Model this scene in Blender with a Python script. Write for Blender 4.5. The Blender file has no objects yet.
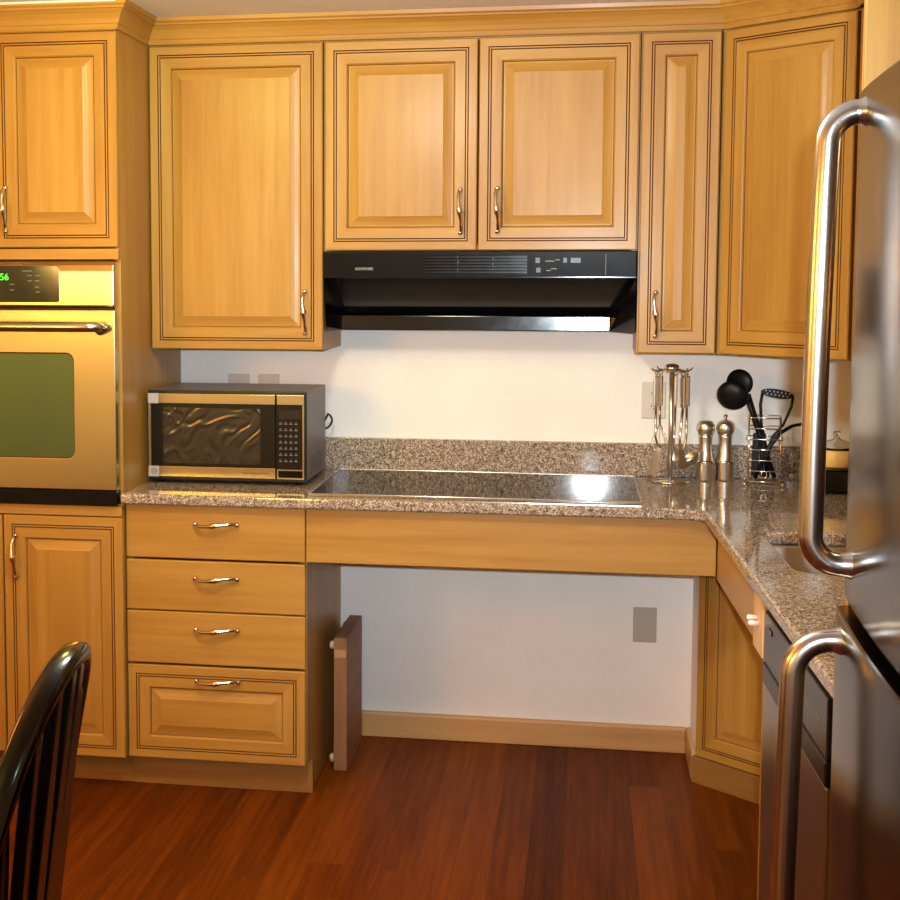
import bpy, bmesh, math, random
from mathutils import Vector, Matrix
random.seed(7)
SC = bpy.context.scene
COL = SC.collection
PI = math.pi

# ------------------------------------------------------------------ materials
def lin(c):
    return tuple(((v / 255) / 12.92 if v / 255 <= .04045 else ((v / 255 + .055) / 1.055) ** 2.4) for v in c) + (1,)

def new_mat(name):
    m = bpy.data.materials.new(name); m.use_nodes = True
    nt = m.node_tree; b = nt.nodes['Principled BSDF']
    return m, nt, b

def plain(name, rgb, rough=.5, metal=0, coat=0, spec=.5, emit=None, es=0, trans=0, ior=1.45):
    m, nt, b = new_mat(name)
    b.inputs['Base Color'].default_value = lin(rgb)
    b.inputs['Roughness'].default_value = rough
    b.inputs['Metallic'].default_value = metal
    b.inputs['Coat Weight'].default_value = coat
    b.inputs['Coat Roughness'].default_value = .08
    b.inputs['Specular IOR Level'].default_value = spec
    b.inputs['Transmission Weight'].default_value = trans
    b.inputs['IOR'].default_value = ior
    if emit:
        b.inputs['Emission Color'].default_value = lin(emit); b.inputs['Emission Strength'].default_value = es
    # a little surface wear in the roughness so nothing is dead flat
    n = nt.nodes.new('ShaderNodeTexNoise'); n.inputs['Scale'].default_value = 35
    tc = nt.nodes.new('ShaderNodeTexCoord'); nt.links.new(tc.outputs['Object'], n.inputs['Vector'])
    mr = nt.nodes.new('ShaderNodeMapRange'); mr.inputs['To Min'].default_value = max(.01, rough - .03); mr.inputs['To Max'].default_value = min(1, rough + .03)
    nt.links.new(n.outputs['Fac'], mr.inputs['Value']); nt.links.new(mr.outputs['Result'], b.inputs['Roughness'])
    return m

def ramp(nt, stops):
    r = nt.nodes.new('ShaderNodeValToRGB'); e = r.color_ramp.elements
    while len(e) < len(stops): e.new(.5)
    for i, (p, c) in enumerate(stops): e[i].position = p; e[i].color = lin(c)
    return r

def wood(name, axis, dark, mid, light, rough=.42, coat=.10, fine=30, board=0, coatr=.2):
    m, nt, b = new_mat(name); L = nt.links.new; N = nt.nodes.new
    tc = N('ShaderNodeTexCoord'); oi = N('ShaderNodeObjectInfo')
    add = N('ShaderNodeVectorMath'); add.operation = 'MULTIPLY_ADD'
    add.inputs[1].default_value = (1, 1, 1)
    off = N('ShaderNodeCombineXYZ')
    mul = N('ShaderNodeMath'); mul.operation = 'MULTIPLY'; mul.inputs[1].default_value = 17.3
    L(oi.outputs['Random'], mul.inputs[0])
    for k in 'XYZ': L(mul.outputs[0], off.inputs[k])
    L(tc.outputs['Object'], add.inputs[0]); L(off.outputs[0], add.inputs[2])
    def mapped(s_across, s_along):
        mp = N('ShaderNodeMapping'); s = [s_across] * 3; s['xyz'.index(axis)] = s_along
        mp.inputs['Scale'].default_value = s; L(add.outputs[0], mp.inputs['Vector']); return mp
    n1 = N('ShaderNodeTexNoise'); n1.inputs['Scale'].default_value = 1; n1.inputs['Detail'].default_value = 6; n1.inputs['Roughness'].default_value = .6
    L(mapped(fine, fine * .045).outputs[0], n1.inputs['Vector'])
    n2 = N('ShaderNodeTexNoise'); n2.inputs['Scale'].default_value = 1; n2.inputs['Detail'].default_value = 3
    L(mapped(5, 1.2).outputs[0], n2.inputs['Vector'])
    n3 = N('ShaderNodeTexNoise'); n3.inputs['Scale'].default_value = 1; n3.inputs['Detail'].default_value = 4
    L(mapped(fine * 5, fine * .35).outputs[0], n3.inputs['Vector'])
    def math(op, a, b_):
        x = N('ShaderNodeMath'); x.operation = op
        for i, v in enumerate((a, b_)):
            if isinstance(v, (int, float)): x.inputs[i].default_value = v
            else: L(v, x.inputs[i])
        return x.outputs[0]
    fac = math('ADD', math('MULTIPLY', n1.outputs['Fac'], .5), math('MULTIPLY', n2.outputs['Fac'], .38))
    fac = math('ADD', fac, math('MULTIPLY', n3.outputs['Fac'], .12))
    if board:
        sp = N('ShaderNodeSeparateXYZ'); L(add.outputs[0], sp.inputs[0])
        across = sp.outputs['X' if axis != 'x' else 'Z']
        fl = math('FLOOR', math('MULTIPLY', across, 1 / board), 0)
        wn = N('ShaderNodeTexWhiteNoise'); wn.noise_dimensions = '1D'; L(fl, wn.inputs['W'])
        fac = math('ADD', fac, math('MULTIPLY', math('SUBTRACT', wn.outputs['Value'], .5), .10))
    r = ramp(nt, [(.34, dark), (.5, mid), (.66, light)])
    L(fac, r.inputs[0]); L(r.outputs[0], b.inputs['Base Color'])
    b.inputs['Roughness'].default_value = rough; b.inputs['Specular IOR Level'].default_value = .35
    b.inputs['Coat Weight'].default_value = coat; b.inputs['Coat Roughness'].default_value = coatr
    bp = N('ShaderNodeBump'); bp.inputs['Strength'].default_value = .04; bp.inputs['Distance'].default_value = .002
    L(n1.outputs['Fac'], bp.inputs['Height']); L(bp.outputs[0], b.inputs['Normal'])
    return m

MAPLE = ((154, 107, 42), (170, 125, 54), (181, 139, 69))
maple_v = wood('maple vertical grain', 'z', *MAPLE, board=.105)
maple_h = wood('maple horizontal grain', 'x', *MAPLE)
maple_y = wood('maple depth grain', 'y', *MAPLE)
glaze = plain('brown glaze line', (92, 50, 18), .4, coat=.2)
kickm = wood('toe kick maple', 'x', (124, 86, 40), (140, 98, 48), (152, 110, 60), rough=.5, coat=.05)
basewood = wood('natural maple baseboard', 'x', (170, 124, 74), (196, 150, 98), (206, 164, 114), rough=.4, coat=.2, fine=14)
pale_wood = wood('lighter maple', 'z', (206, 164, 116), (220, 180, 132), (228, 192, 146), rough=.5, coat=.1)  # a lighter maple tone than the cabinet wood
boardwood = wood('butcher block wood', 'y', (120, 78, 48), (146, 98, 62), (168, 118, 78), rough=.55, coat=0, board=.04)
blockend = wood('butcher block end grain', 'z', (128, 84, 52), (152, 104, 66), (170, 122, 80), rough=.6, coat=0)
blockpale = plain('pale block strip', (190, 142, 92), .6)

def floor_mat():
    m, nt, b = new_mat('reddish plank floor'); L = nt.links.new; N = nt.nodes.new
    tc = N('ShaderNodeTexCoord'); sp = N('ShaderNodeSeparateXYZ'); L(tc.outputs['Object'], sp.inputs[0])
    def math(op, a, b_=0.):
        x = N('ShaderNodeMath'); x.operation = op
        for i, v in enumerate((a, b_)):
            if isinstance(v, (int, float)): x.inputs[i].default_value = v
            else: L(v, x.inputs[i])
        return x.outputs[0]
    W = .092
    xi = math('MULTIPLY', sp.outputs['X'], 1 / W); row = math('FLOOR', xi)
    wr = N('ShaderNodeTexWhiteNoise'); wr.noise_dimensions = '1D'; L(row, wr.inputs['W'])
    yy = math('ADD', sp.outputs['Y'], math('MULTIPLY', wr.outputs['Value'], 7.))
    yi = math('FLOOR', math('MULTIPLY', yy, 1 / 4.5))
    cv = N('ShaderNodeCombineXYZ'); L(row, cv.inputs[0]); L(yi, cv.inputs[1])
    wp = N('ShaderNodeTexWhiteNoise'); wp.noise_dimensions = '2D'; L(cv.outputs[0], wp.inputs['Vector'])
    cc = N('ShaderNodeCombineXYZ')
    L(math('MULTIPLY', sp.outputs['X'], 55), cc.inputs[0]); L(math('MULTIPLY', sp.outputs['Y'], 2.2), cc.inputs[1]); L(math('MULTIPLY', wp.outputs['Value'], 30), cc.inputs[2])
    n = N('ShaderNodeTexNoise'); n.inputs['Scale'].default_value = 1; n.inputs['Detail'].default_value = 7; n.inputs['Roughness'].default_value = .65; L(cc.outputs[0], n.inputs['Vector'])
    c2 = N('ShaderNodeCombineXYZ')
    L(math('MULTIPLY', sp.outputs['X'], 190), c2.inputs[0]); L(math('MULTIPLY', sp.outputs['Y'], 9), c2.inputs[1])
    n2 = N('ShaderNodeTexNoise'); n2.inputs['Scale'].default_value = 1; n2.inputs['Detail'].default_value = 3; L(c2.outputs[0], n2.inputs['Vector'])
    f = math('ADD', math('MULTIPLY', n.outputs['Fac'], .6), math('MULTIPLY', wp.outputs['Value'], .26))
    f = math('ADD', f, math('MULTIPLY', n2.outputs['Fac'], .16))
    r = ramp(nt, [(.3, (58, 24, 2)), (.5, (94, 41, 4)), (.74, (126, 63, 10))])
    L(f, r.inputs[0])
    fx = math('FRACT', xi); e = math('MINIMUM', fx, math('SUBTRACT', 1., fx)); g = math('LESS_THAN', e, .012)
    mx = N('ShaderNodeMix'); mx.data_type = 'RGBA'; mx.inputs['B'].default_value = lin((58, 22, 8))
    L(math('MULTIPLY', g, .35), mx.inputs['Factor']); L(r.outputs[0], mx.inputs['A'])
    L(mx.outputs['Result'], b.inputs['Base Color'])
    b.inputs['Roughness'].default_value = .42; b.inputs['Specular IOR Level'].default_value = .06
    bp = N('ShaderNodeBump'); bp.inputs['Strength'].default_value = .06; bp.inputs['Distance'].default_value = .002
    L(n.outputs['Fac'], bp.inputs['Height']); L(bp.outputs[0], b.inputs['Normal'])
    return m
floor_m = floor_mat()

def granite_mat():
    m, nt, b = new_mat('speckled brown granite'); L = nt.links.new; N = nt.nodes.new
    tc = N('ShaderNodeTexCoord')
    v = N('ShaderNodeTexVoronoi'); v.inputs['Scale'].default_value = 300; L(tc.outputs['Object'], v.inputs['Vector'])
    bw = N('ShaderNodeRGBToBW'); L(v.outputs['Color'], bw.inputs[0])
    r = ramp(nt, [(.0, (38, 31, 29)), (.22, (82, 68, 62)), (.34, (136, 116, 104)), (.52, (168, 150, 134)), (.68, (216, 204, 186)), (.86, (106, 91, 84))])
    r.color_ramp.interpolation = 'CONSTANT'; L(bw.outputs[0], r.inputs[0])
    n = N('ShaderNodeTexNoise'); n.inputs['Scale'].default_value = 90; n.inputs['Detail'].default_value = 4; L(tc.outputs['Object'], n.inputs['Vector'])
    r2 = ramp(nt, [(.36, (86, 70, 62)), (.5, (144, 122, 106)), (.64, (184, 164, 144))]); L(n.outputs['Fac'], r2.inputs[0])
    mx = N('ShaderNodeMix'); mx.data_type = 'RGBA'; mx.inputs['Factor'].default_value = .38
    L(r.outputs[0], mx.inputs['A']); L(r2.outputs[0], mx.inputs['B']); L(mx.outputs['Result'], b.inputs['Base Color'])
    b.inputs['Roughness'].default_value = .06; b.inputs['Specular IOR Level'].default_value = .5
    return m
granite = granite_mat()

def wall_mat(name, rgb, strength=.25, scale=70):
    m, nt, b = new_mat(name); L = nt.links.new; N = nt.nodes.new
    tc = N('ShaderNodeTexCoord')
    n = N('ShaderNodeTexNoise'); n.inputs['Scale'].default_value = scale; n.inputs['Detail'].default_value = 5; L(tc.outputs['Object'], n.inputs['Vector'])
    n2 = N('ShaderNodeTexNoise'); n2.inputs['Scale'].default_value = 3; n2.inputs['Detail'].default_value = 3; L(tc.outputs['Object'], n2.inputs['Vector'])
    c = [v for v in rgb]
    r = ramp(nt, [(.3, tuple(v - 6 for v in c)), (.7, tuple(min(255, v + 3) for v in c))]); L(n2.outputs['Fac'], r.inputs[0]); L(r.outputs[0], b.inputs['Base Color'])
    b.inputs['Roughness'].default_value = .55; b.inputs['Specular IOR Level'].default_value = .3
    bp = N('ShaderNodeBump'); bp.inputs['Strength'].default_value = strength; bp.inputs['Distance'].default_value = .004
    L(n.outputs['Fac'], bp.inputs['Height']); L(bp.outputs[0], b.inputs['Normal'])
    return m
wall_m = wall_mat('painted plaster', (240, 236, 230))
ceil_m = wall_mat('ceiling paint', (232, 236, 246), .3, 50)
white_m = plain('white trim paint', (238, 238, 236), .5)

def brushed(name, rgb, rough, axis='x', amt=.04, aniso=.6):
    m, nt, b = new_mat(name); L = nt.links.new; N = nt.nodes.new
    tc = N('ShaderNodeTexCoord'); mp = N('ShaderNodeMapping')
    s = [260, 260, 260]; s['xyz'.index(axis)] = 3; mp.inputs['Scale'].default_value = s
    L(tc.outputs['Object'], mp.inputs['Vector'])
    n = N('ShaderNodeTexNoise'); n.inputs['Scale'].default_value = 1; n.inputs['Detail'].default_value = 2; L(mp.outputs[0], n.inputs['Vector'])
    b.inputs['Base Color'].default_value = lin(rgb); b.inputs['Metallic'].default_value = 1
    mr = N('ShaderNodeMapRange'); mr.inputs['To Min'].default_value = rough - amt; mr.inputs['To Max'].default_value = rough + amt
    L(n.outputs['Fac'], mr.inputs['Value']); L(mr.outputs['Result'], b.inputs['Roughness'])
    if aniso:
        tg = N('ShaderNodeTangent'); tg.direction_type = 'RADIAL'; tg.axis = 'Z'; L(tg.outputs[0], b.inputs['Tangent'])
        b.inputs['Anisotropic'].default_value = aniso
    return m
steel_h = brushed('brushed stainless horizontal', (204, 188, 146), .22, 'x', .03, .6)  # golden tint: warm lamp cast put into the base colour
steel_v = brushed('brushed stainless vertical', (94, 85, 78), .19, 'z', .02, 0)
steel_bar = brushed('satin steel bar', (204, 200, 196), .2, 'z', .02, 0)
steel_dw = brushed('dishwasher stainless', (170, 160, 152), .3, 'y', .03, 0)
chrome = plain('polished nickel', (222, 214, 204), .12, 1)
satin = plain('satin nickel', (216, 208, 196), .30, 1)
sinksteel = plain('sink stainless', (205, 203, 196), .3, 1)
black_gloss = plain('black gloss enamel', (8, 7, 9), .12, spec=.35)
black_satin = plain('black satin enamel', (13, 12, 14), .24, spec=.25)
black_lip = plain('black glossy lip', (16, 15, 18), .13, spec=.5)
black_plastic = plain('black plastic', (18, 17, 18), .4)
black_nylon = plain('black nylon', (9, 8, 9), .42, spec=.3)
dark_glass = plain('black ceramic glass', (18, 17, 17), .05, spec=.5)
panel_glass = plain('black panel glass', (12, 11, 12), .1)
oven_glass = plain('green tinted oven glass', (104, 122, 84), .10, .8, spec=.8)
mw_glass = plain('microwave dark glass', (20, 18, 16), .14)
mw_mesh = plain('microwave window screen', (40, 34, 28), .16)
def wrinkle(m):
    nt = m.node_tree; L = nt.links.new; N = nt.nodes.new; b = nt.nodes['Principled BSDF']
    tc = N('ShaderNodeTexCoord'); n = N('ShaderNodeTexNoise'); n.inputs['Scale'].default_value = 7; n.inputs['Detail'].default_value = 1; n.inputs['Distortion'].default_value = 1.6
    L(tc.outputs['Object'], n.inputs['Vector'])
    w = N('ShaderNodeMath'); w.operation = 'SINE'; k = N('ShaderNodeMath'); k.operation = 'MULTIPLY'; k.inputs[1].default_value = 30
    L(n.outputs['Fac'], k.inputs[0]); L(k.outputs[0], w.inputs[0])
    bp = N('ShaderNodeBump'); bp.inputs['Strength'].default_value = .22; bp.inputs['Distance'].default_value = .003; L(w.outputs[0], bp.inputs['Height']); L(bp.outputs[0], b.inputs['Normal'])
    b.inputs['Coat Weight'].default_value = .6
wrinkle(mw_mesh)
mw_case = plain('microwave grey case', (112, 104, 102), .42)
film = plain('protective film corner', (196, 188, 182), .35, .4)
grey_mark = plain('printed grey marks', (120, 118, 116), .5)
light_mark = plain('printed light marks', (172, 172, 172), .5)
green_led = plain('green display digits', (60, 230, 70), .4, emit=(70, 240, 60), es=1.6)
blue_btn = plain('blue grey rocker', (70, 78, 98), .35)
plate_m = plain('almond switch plate', (204, 194, 182), .4)
plate_grey = plain('grey blank plate', (176, 168, 158), .4)
white_plastic = plain('white plastic', (236, 228, 214), .4)
rubber_cream = plain('cream rubber', (206, 176, 134), .6)
black_lacquer = plain('black lacquered wood', (12, 10, 11), .16, coat=.15, spec=.4)
fridge_side = plain('dark grey fridge cabinet', (64, 60, 58), .5)
gasket = plain('black door gasket', (20, 18, 17), .6)
butter_glass = plain('yellowed butter', (226, 186, 110), .45)
clear_glass = plain('clear glass', (245, 245, 240), .03, trans=1, ior=1.45)
dw_black = plain('dishwasher black panel', (34, 33, 38), .25)
dw_black2 = plain('dishwasher black strip', (16, 15, 16), .3)
cord_m = plain('black cord rubber', (30, 28, 28), .5)

# ------------------------------------------------------------------ helpers
class MB:
    def __init__(s): s.v = []; s.f = []; s.m = []; s.sm = []
    def add(s, vs, fs, mi=0, smooth=False):
        o = len(s.v); s.v += [tuple(p) for p in vs]
        for k, f in enumerate(fs):
            s.f.append(tuple(i + o for i in f)); s.m.append(mi[k] if isinstance(mi, (list, tuple)) else mi); s.sm.append(smooth)
        return s
    def box(s, x0, x1, y0, y1, z0, z1, mi=0):
        x0, x1 = min(x0, x1), max(x0, x1); y0, y1 = min(y0, y1), max(y0, y1); z0, z1 = min(z0, z1), max(z0, z1)
        v = [(x, y, z) for z in (z0, z1) for y in (y0, y1) for x in (x0, x1)]
        return s.add(v, [(0, 2, 3, 1), (4, 5, 7, 6), (0, 1, 5, 4), (2, 6, 7, 3), (0, 4, 6, 2), (1, 3, 7, 5)], mi)
    def prism(s, pts, axis, a, b, mi=0):
        """pts: 2-D outline; axis: extrusion axis between a and b"""
        def P(p, t):
            return {'x': (t, p[0], p[1]), 'y': (p[0], t, p[1]), 'z': (p[0], p[1], t)}[axis]
        n = len(pts); v = [P(p, a) for p in pts] + [P(p, b) for p in pts]
        f = [tuple(range(n)), tuple(range(2 * n - 1, n - 1, -1))] + [(i, i + n, (i + 1) % n + n, (i + 1) % n) for i in range(n)]
        return s.add(v, f, mi)
    def tube(s, pts, r, n=10, mi=0, closed=False, squash=None):
        pts = [Vector(p) for p in pts]; N = len(pts)
        rr = r if isinstance(r, (list, tuple)) else [r] * N
        tang = []
        for i in range(N):
            a = pts[(i - 1) % N] if (closed or i > 0) else pts[i]; b = pts[(i + 1) % N] if (closed or i < N - 1) else pts[i]
            tang.append((b - a).normalized())
        t0 = tang[0]; up = Vector((0, 0, 1)) if abs(t0.z) < .9 else Vector((1, 0, 0))
        u = t0.cross(up).normalized(); vs = []
        for i in range(N):
            t = tang[i]; u = (u - t * u.dot(t)).normalized(); w = t.cross(u)
            for k in range(n):
                a = 2 * PI * k / n; vs.append(pts[i] + (u * math.cos(a) + w * math.sin(a) * (squash or 1)) * rr[i])
        fs = []
        for i in range(N if closed else N - 1):
            j = (i + 1) % N
            for k in range(n): fs.append((i * n + k, i * n + (k + 1) % n, j * n + (k + 1) % n, j * n + k))
        s.add(vs, fs, mi, True)
        if not closed:
            o = len(s.v) - N * n
            s.f.append(tuple(o + k for k in range(n - 1, -1, -1))); s.m.append(mi); s.sm.append(False)
            s.f.append(tuple(o + (N - 1) * n + k for k in range(n))); s.m.append(mi); s.sm.append(False)
        return s
    def lathe(s, prof, c=(0, 0, 0), n=28, mi=0, M=None):
        vs = []; fs = []
        for (r, z) in prof:
            for k in range(n):
                a = 2 * PI * k / n; p = Vector((r * math.cos(a), r * math.sin(a), z))
                if M: p = M @ p
                vs.append(p + Vector(c))
        for i in range(len(prof) - 1):
            for k in range(n): fs.append((i * n + k, i * n + (k + 1) % n, (i + 1) * n + (k + 1) % n, (i + 1) * n + k))
        s.add(vs, fs, mi, True)
        return s
    def bar(s, a, b, w, t, up=(0, 0, 1), mi=0):
        a, b = Vector(a), Vector(b); d = (b - a).normalized(); up = Vector(up)
        u = d.cross(up).normalized(); w2 = u.cross(d)
        vs = [p + u * (i * w / 2) + w2 * (j * t / 2) for p in (a, b) for (i, j) in ((-1, -1), (1, -1), (1, 1), (-1, 1))]
        return s.add(vs, [(3, 2, 1, 0), (4, 5, 6, 7), (0, 1, 5, 4), (1, 2, 6, 5), (2, 3, 7, 6), (3, 0, 4, 7)], mi)
    def build(s, name, mats, parent=None, off=(0, 0, 0), bevel=0, seg=2, angle=35, loc=None):
        me = bpy.data.meshes.new(name)
        me.from_pydata([(p[0] - off[0], p[1] - off[1], p[2] - off[2]) for p in s.v], [], s.f)
        for m in (mats if isinstance(mats, (list, tuple)) else [mats]): me.materials.append(m)
        for p, mi, sm in zip(me.polygons, s.m, s.sm): p.material_index = mi; p.use_smooth = sm
        bm = bmesh.new(); bm.from_mesh(me); bmesh.ops.remove_doubles(bm, verts=bm.verts, dist=1e-6)
        bmesh.ops.recalc_face_normals(bm, faces=bm.faces); bm.to_mesh(me); bm.free()
        o = bpy.data.objects.new(name, me); COL.objects.link(o)
        if parent is not None: o.parent = parent
        if loc is not None: o.location = loc
        if bevel:
            b = o.modifiers.new('bevel', 'BEVEL'); b.width = bevel; b.segments = seg; b.limit_method = 'ANGLE'; b.angle_limit = math.radians(angle); b.harden_normals = False
        return o

def fillet(pts, radii, n=6):
    out = []; N = len(pts)
    for i in range(N):
        p = Vector(pts[i]); r = radii[i] if isinstance(radii, (list, tuple)) else radii
        if r <= 0: out.append(tuple(p)); continue
        a = (Vector(pts[i - 1]) - p).normalized(); b = (Vector(pts[(i + 1) % N]) - p).normalized()
        ang = a.angle(b); d = r / math.tan(ang / 2); c = p + (a + b).normalized() * (r / math.sin(ang / 2))
        s0 = p + a * d - c; s1 = p + b * d - c
        a0 = math.atan2(s0.y, s0.x); a1 = math.atan2(s1.y, s1.x); da = (a1 - a0 + PI) % (2 * PI) - PI
        for k in range(n + 1):
            t = a0 + da * k / n; out.append((c.x + r * math.cos(t), c.y + r * math.sin(t)))
    return out

def rrect(x0, x1, y0, y1, r, n=5):
    return fillet([(x0, y0), (x1, y0), (x1, y1), (x0, y1)], r, n)

def slab(outer, holes, z0, z1, mi=0):
    """flat slab with holes -> (verts, faces)"""
    bm = bmesh.new()
    es = []
    for loop in [outer] + holes:
        vs = [bm.verts.new((p[0], p[1], z0)) for p in loop]
        es += [bm.edges.new((vs[i], vs[(i + 1) % len(vs)])) for i in range(len(vs))]
    bmesh.ops.triangle_fill(bm, edges=es, use_beauty=True)
    bmesh.ops.dissolve_limit(bm, angle_limit=.01, verts=bm.verts, edges=bm.edges)
    r = bmesh.ops.extrude_face_region(bm, geom=list(bm.faces))
    for e in r['geom']:
        if isinstance(e, bmesh.types.BMVert): e.co.z = z1
    bmesh.ops.recalc_face_normals(bm, faces=bm.faces)
    bm.verts.index_update()
    v = [tuple(x.co) for x in bm.verts]; f = [tuple(q.index for q in g.verts) for g in bm.faces]; bm.free()
    return v, f

def round_slab(outer, holes, z0, z1, r, n=4):
    """slab whose top and bottom edges are rounded by r; sides built from inset loops"""
    def inset(loop, d):
        N = len(loop); area = sum(loop[i][0] * loop[(i + 1) % N][1] - loop[(i + 1) % N][0] * loop[i][1] for i in range(N)); sg = 1 if area > 0 else -1
        out = []
        for i in range(N):
            p = Vector(loop[i]); a = (p - Vector(loop[i - 1])).normalized(); b = (Vector(loop[(i + 1) % N]) - p).normalized()
            na = Vector((-a.y, a.x)) * sg; nb = Vector((-b.y, b.x)) * sg; q = (na + nb) / (1 + na.dot(nb)); out.append(tuple(p + q * d))
        return out
    V = []; F = []; rims = []
    for li, loop in enumerate([outer] + holes):
        sgn = 1 if li == 0 else -1; N = len(loop); rows = []
        st = [(r * (1 - math.sin(PI / 2 * k / n)), z0 + r * (1 - math.cos(PI / 2 * k / n))) for k in range(n + 1)] + [(r * (1 - math.cos(PI / 2 * k / n)), z1 - r * (1 - math.sin(PI / 2 * k / n))) for k in range(n + 1)]
        for d, z in st:
            q = inset(loop, d * sgn); rows.append([len(V) + i for i in range(N)]); V += [(x, y, z) for x, y in q]
        for a, b in zip(rows[:-1], rows[1:]):
            for i in range(N): F.append((a[i], a[(i + 1) % N], b[(i + 1) % N], b[i]))
        rims.append((rows[0], rows[-1]))
    for w in (0, 1):
        bm = bmesh.new(); mp = {}
        for rm in rims:
            vs = [bm.verts.new(V[i]) for i in rm[w]]
            for v_, i in zip(vs, rm[w]): mp[v_] = i
            for i in range(len(vs)): bm.edges.new((vs[i], vs[(i + 1) % len(vs)]))
        bmesh.ops.triangle_fill(bm, edges=list(bm.edges), use_beauty=True)
        for f in bm.faces: F.append(tuple(mp[v_] for v_ in f.verts))
        bm.free()
    return V, F

def swap(vf, order):
    """re-axis a slab: order maps (a,b,c)->xyz e.g. 'acb' """
    v, f = vf
    g = {'a': 0, 'b': 1, 'c': 2}
    return [tuple(p[g[k]] for k in order) for p in v], f

def thing(name, label, cat, loc=(0, 0, 0), rz=0, group=None):
    o = bpy.data.objects.new(name, None); COL.objects.link(o); o.empty_display_size = .05
    o.location = loc; o.rotation_euler = (0, 0, rz); o['label'] = label; o['category'] = cat
    if group: o['group'] = group
    return o
def tag(o, label, cat, group=None):
    o['label'] = label; o['category'] = cat
    if group: o['group'] = group
    return o
def struct(o): o['kind'] = 'structure'; return o
def arc(c, r, a0, a1, n, f):
    return [f(c[0] + r * math.cos(a0 + (a1 - a0) * k / n), c[1] + r * math.sin(a0 + (a1 - a0) * k / n)) for k in range(n + 1)]
def text(name, s, size, loc, rot, mat, parent=None, thick=.0004):
    cu = bpy.data.curves.new(name, 'FONT'); cu.body = s; cu.size = size; cu.extrude = thick; cu.align_x = 'CENTER'; cu.align_y = 'CENTER'
    t = bpy.data.objects.new(name, cu); COL.objects.link(t)
    dg = bpy.context.evaluated_depsgraph_get(); me = bpy.data.meshes.new_from_object(t.evaluated_get(dg))
    bpy.data.objects.remove(t); me.materials.clear(); me.materials.append(mat)
    o = bpy.data.objects.new(name, me); COL.objects.link(o); o.location = loc; o.rotation_euler = rot
    if parent: o.parent = parent
    return o

# handles ----------------------------------------------------------
def handle_mesh():
    mb = MB(); L = .062; pts = []; rr = []
    N = 26
    for i in range(N + 1):
        t = -1 + 2 * i / N
        x = L * t; out = .026 * (1 - abs(t) ** 2.6) ** .75
        r = .0034 + .0036 * math.exp(-(t / .24) ** 2) + .001 * math.exp(-((abs(t) - .72) / .12) ** 2)
        pts.append((x, -out - .004, .004 * math.sin(t * 2.4))); rr.append(r)
    rr = [r * 1.35 for r in rr]
    mb.tube(pts, rr, 10)
    for sx in (-1, 1):
        M = Matrix.Rotation(PI / 2, 4, 'X')
        mb.lathe([(0, 0), (.0072, 0), (.0072, .003), (.005, .006), (.0062, .009), (.0055, .012), (0, .013)], (sx * L, 0, 0), 14, 0, M)
    for t in (-.2, .2):
        mb.lathe([(.0045, -.0015), (.0072, 0), (.0045, .0015)], (L * t, -.0295, .004 * math.sin(t * 2.4)), 12, 0, Matrix.Rotation(PI / 2, 4, 'Y'))
    o = mb.build('handle', chrome); me = o.data; bpy.data.objects.remove(o); return me
HME = handle_mesh()
def handle(parent, x, y, z, vertical):
    o = bpy.data.objects.new('handle', HME); COL.objects.link(o); o.parent = parent
    o.location = (x, y, z); o.rotation_euler = (0, PI / 2 if vertical else 0, 0)
    return o

PROFILE = [(0, -.0195, 0), (0, -.003, 0), (.003, 0, 0), (.0255, 0, 0), (.0272, -.0026, 1), (.0290, -.0004, 1), (.0325, -.0004, 0),
           (.0342, -.0026, 1), (.0360, 0, 1), (.0640, 0, 0), (.0665, -.0020, 0), (.0685, -.0062, 0), (.0700, -.0080, 1), (.0750, -.0076, 0), (.0860, -.0052, 0), (.0960, -.0022, 0), (.0985, -.0012, 0), (.1000, -.0006, 0)]
def panel_door(name, parent, x0, x1, z0, z1, y=0, off=(0, 0, 0), horiz=False):
    """raised-panel door: mitred frame, two glazed beads, bevelled field; faces -y"""
    mb = MB(); w = x1 - x0; h = z1 - z0; vs = []; fs = []; ms = []
    k = min(1, (min(w, h) / 2 - .012) / .1)
    for (i, d, g) in PROFILE:
        i *= k
        vs += [(x0 + i, y - d, z0 + i), (x1 - i, y - d, z0 + i), (x1 - i, y - d, z1 - i), (x0 + i, y - d, z1 - i)]
    n = len(PROFILE)
    for j in range(n - 1):
        for q in range(4):
            fs.append((4 * j + q, 4 * j + (q + 1) % 4, 4 * j + 4 + (q + 1) % 4, 4 * j + 4 + q))
            ms.append(2 if PROFILE[j + 1][2] else (1 if q in (0, 2) else 0))
    fs.append(tuple(4 * (n - 1) + q for q in range(4))); ms.append(1 if horiz else 0)
    fs.append((3, 2, 1, 0)); ms.append(0)
    mb.add(vs, fs, ms)
    return mb.build(name, [maple_v, maple_h, glaze], parent, off)
def slab_front(name, parent, x0, x1, z0, z1, y=0, off=(0, 0, 0), mat=None):
    return MB().box(x0, x1, y, y + .0195, z0, z1).build(name, mat or maple_h, parent, off, .003, 2)

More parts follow.
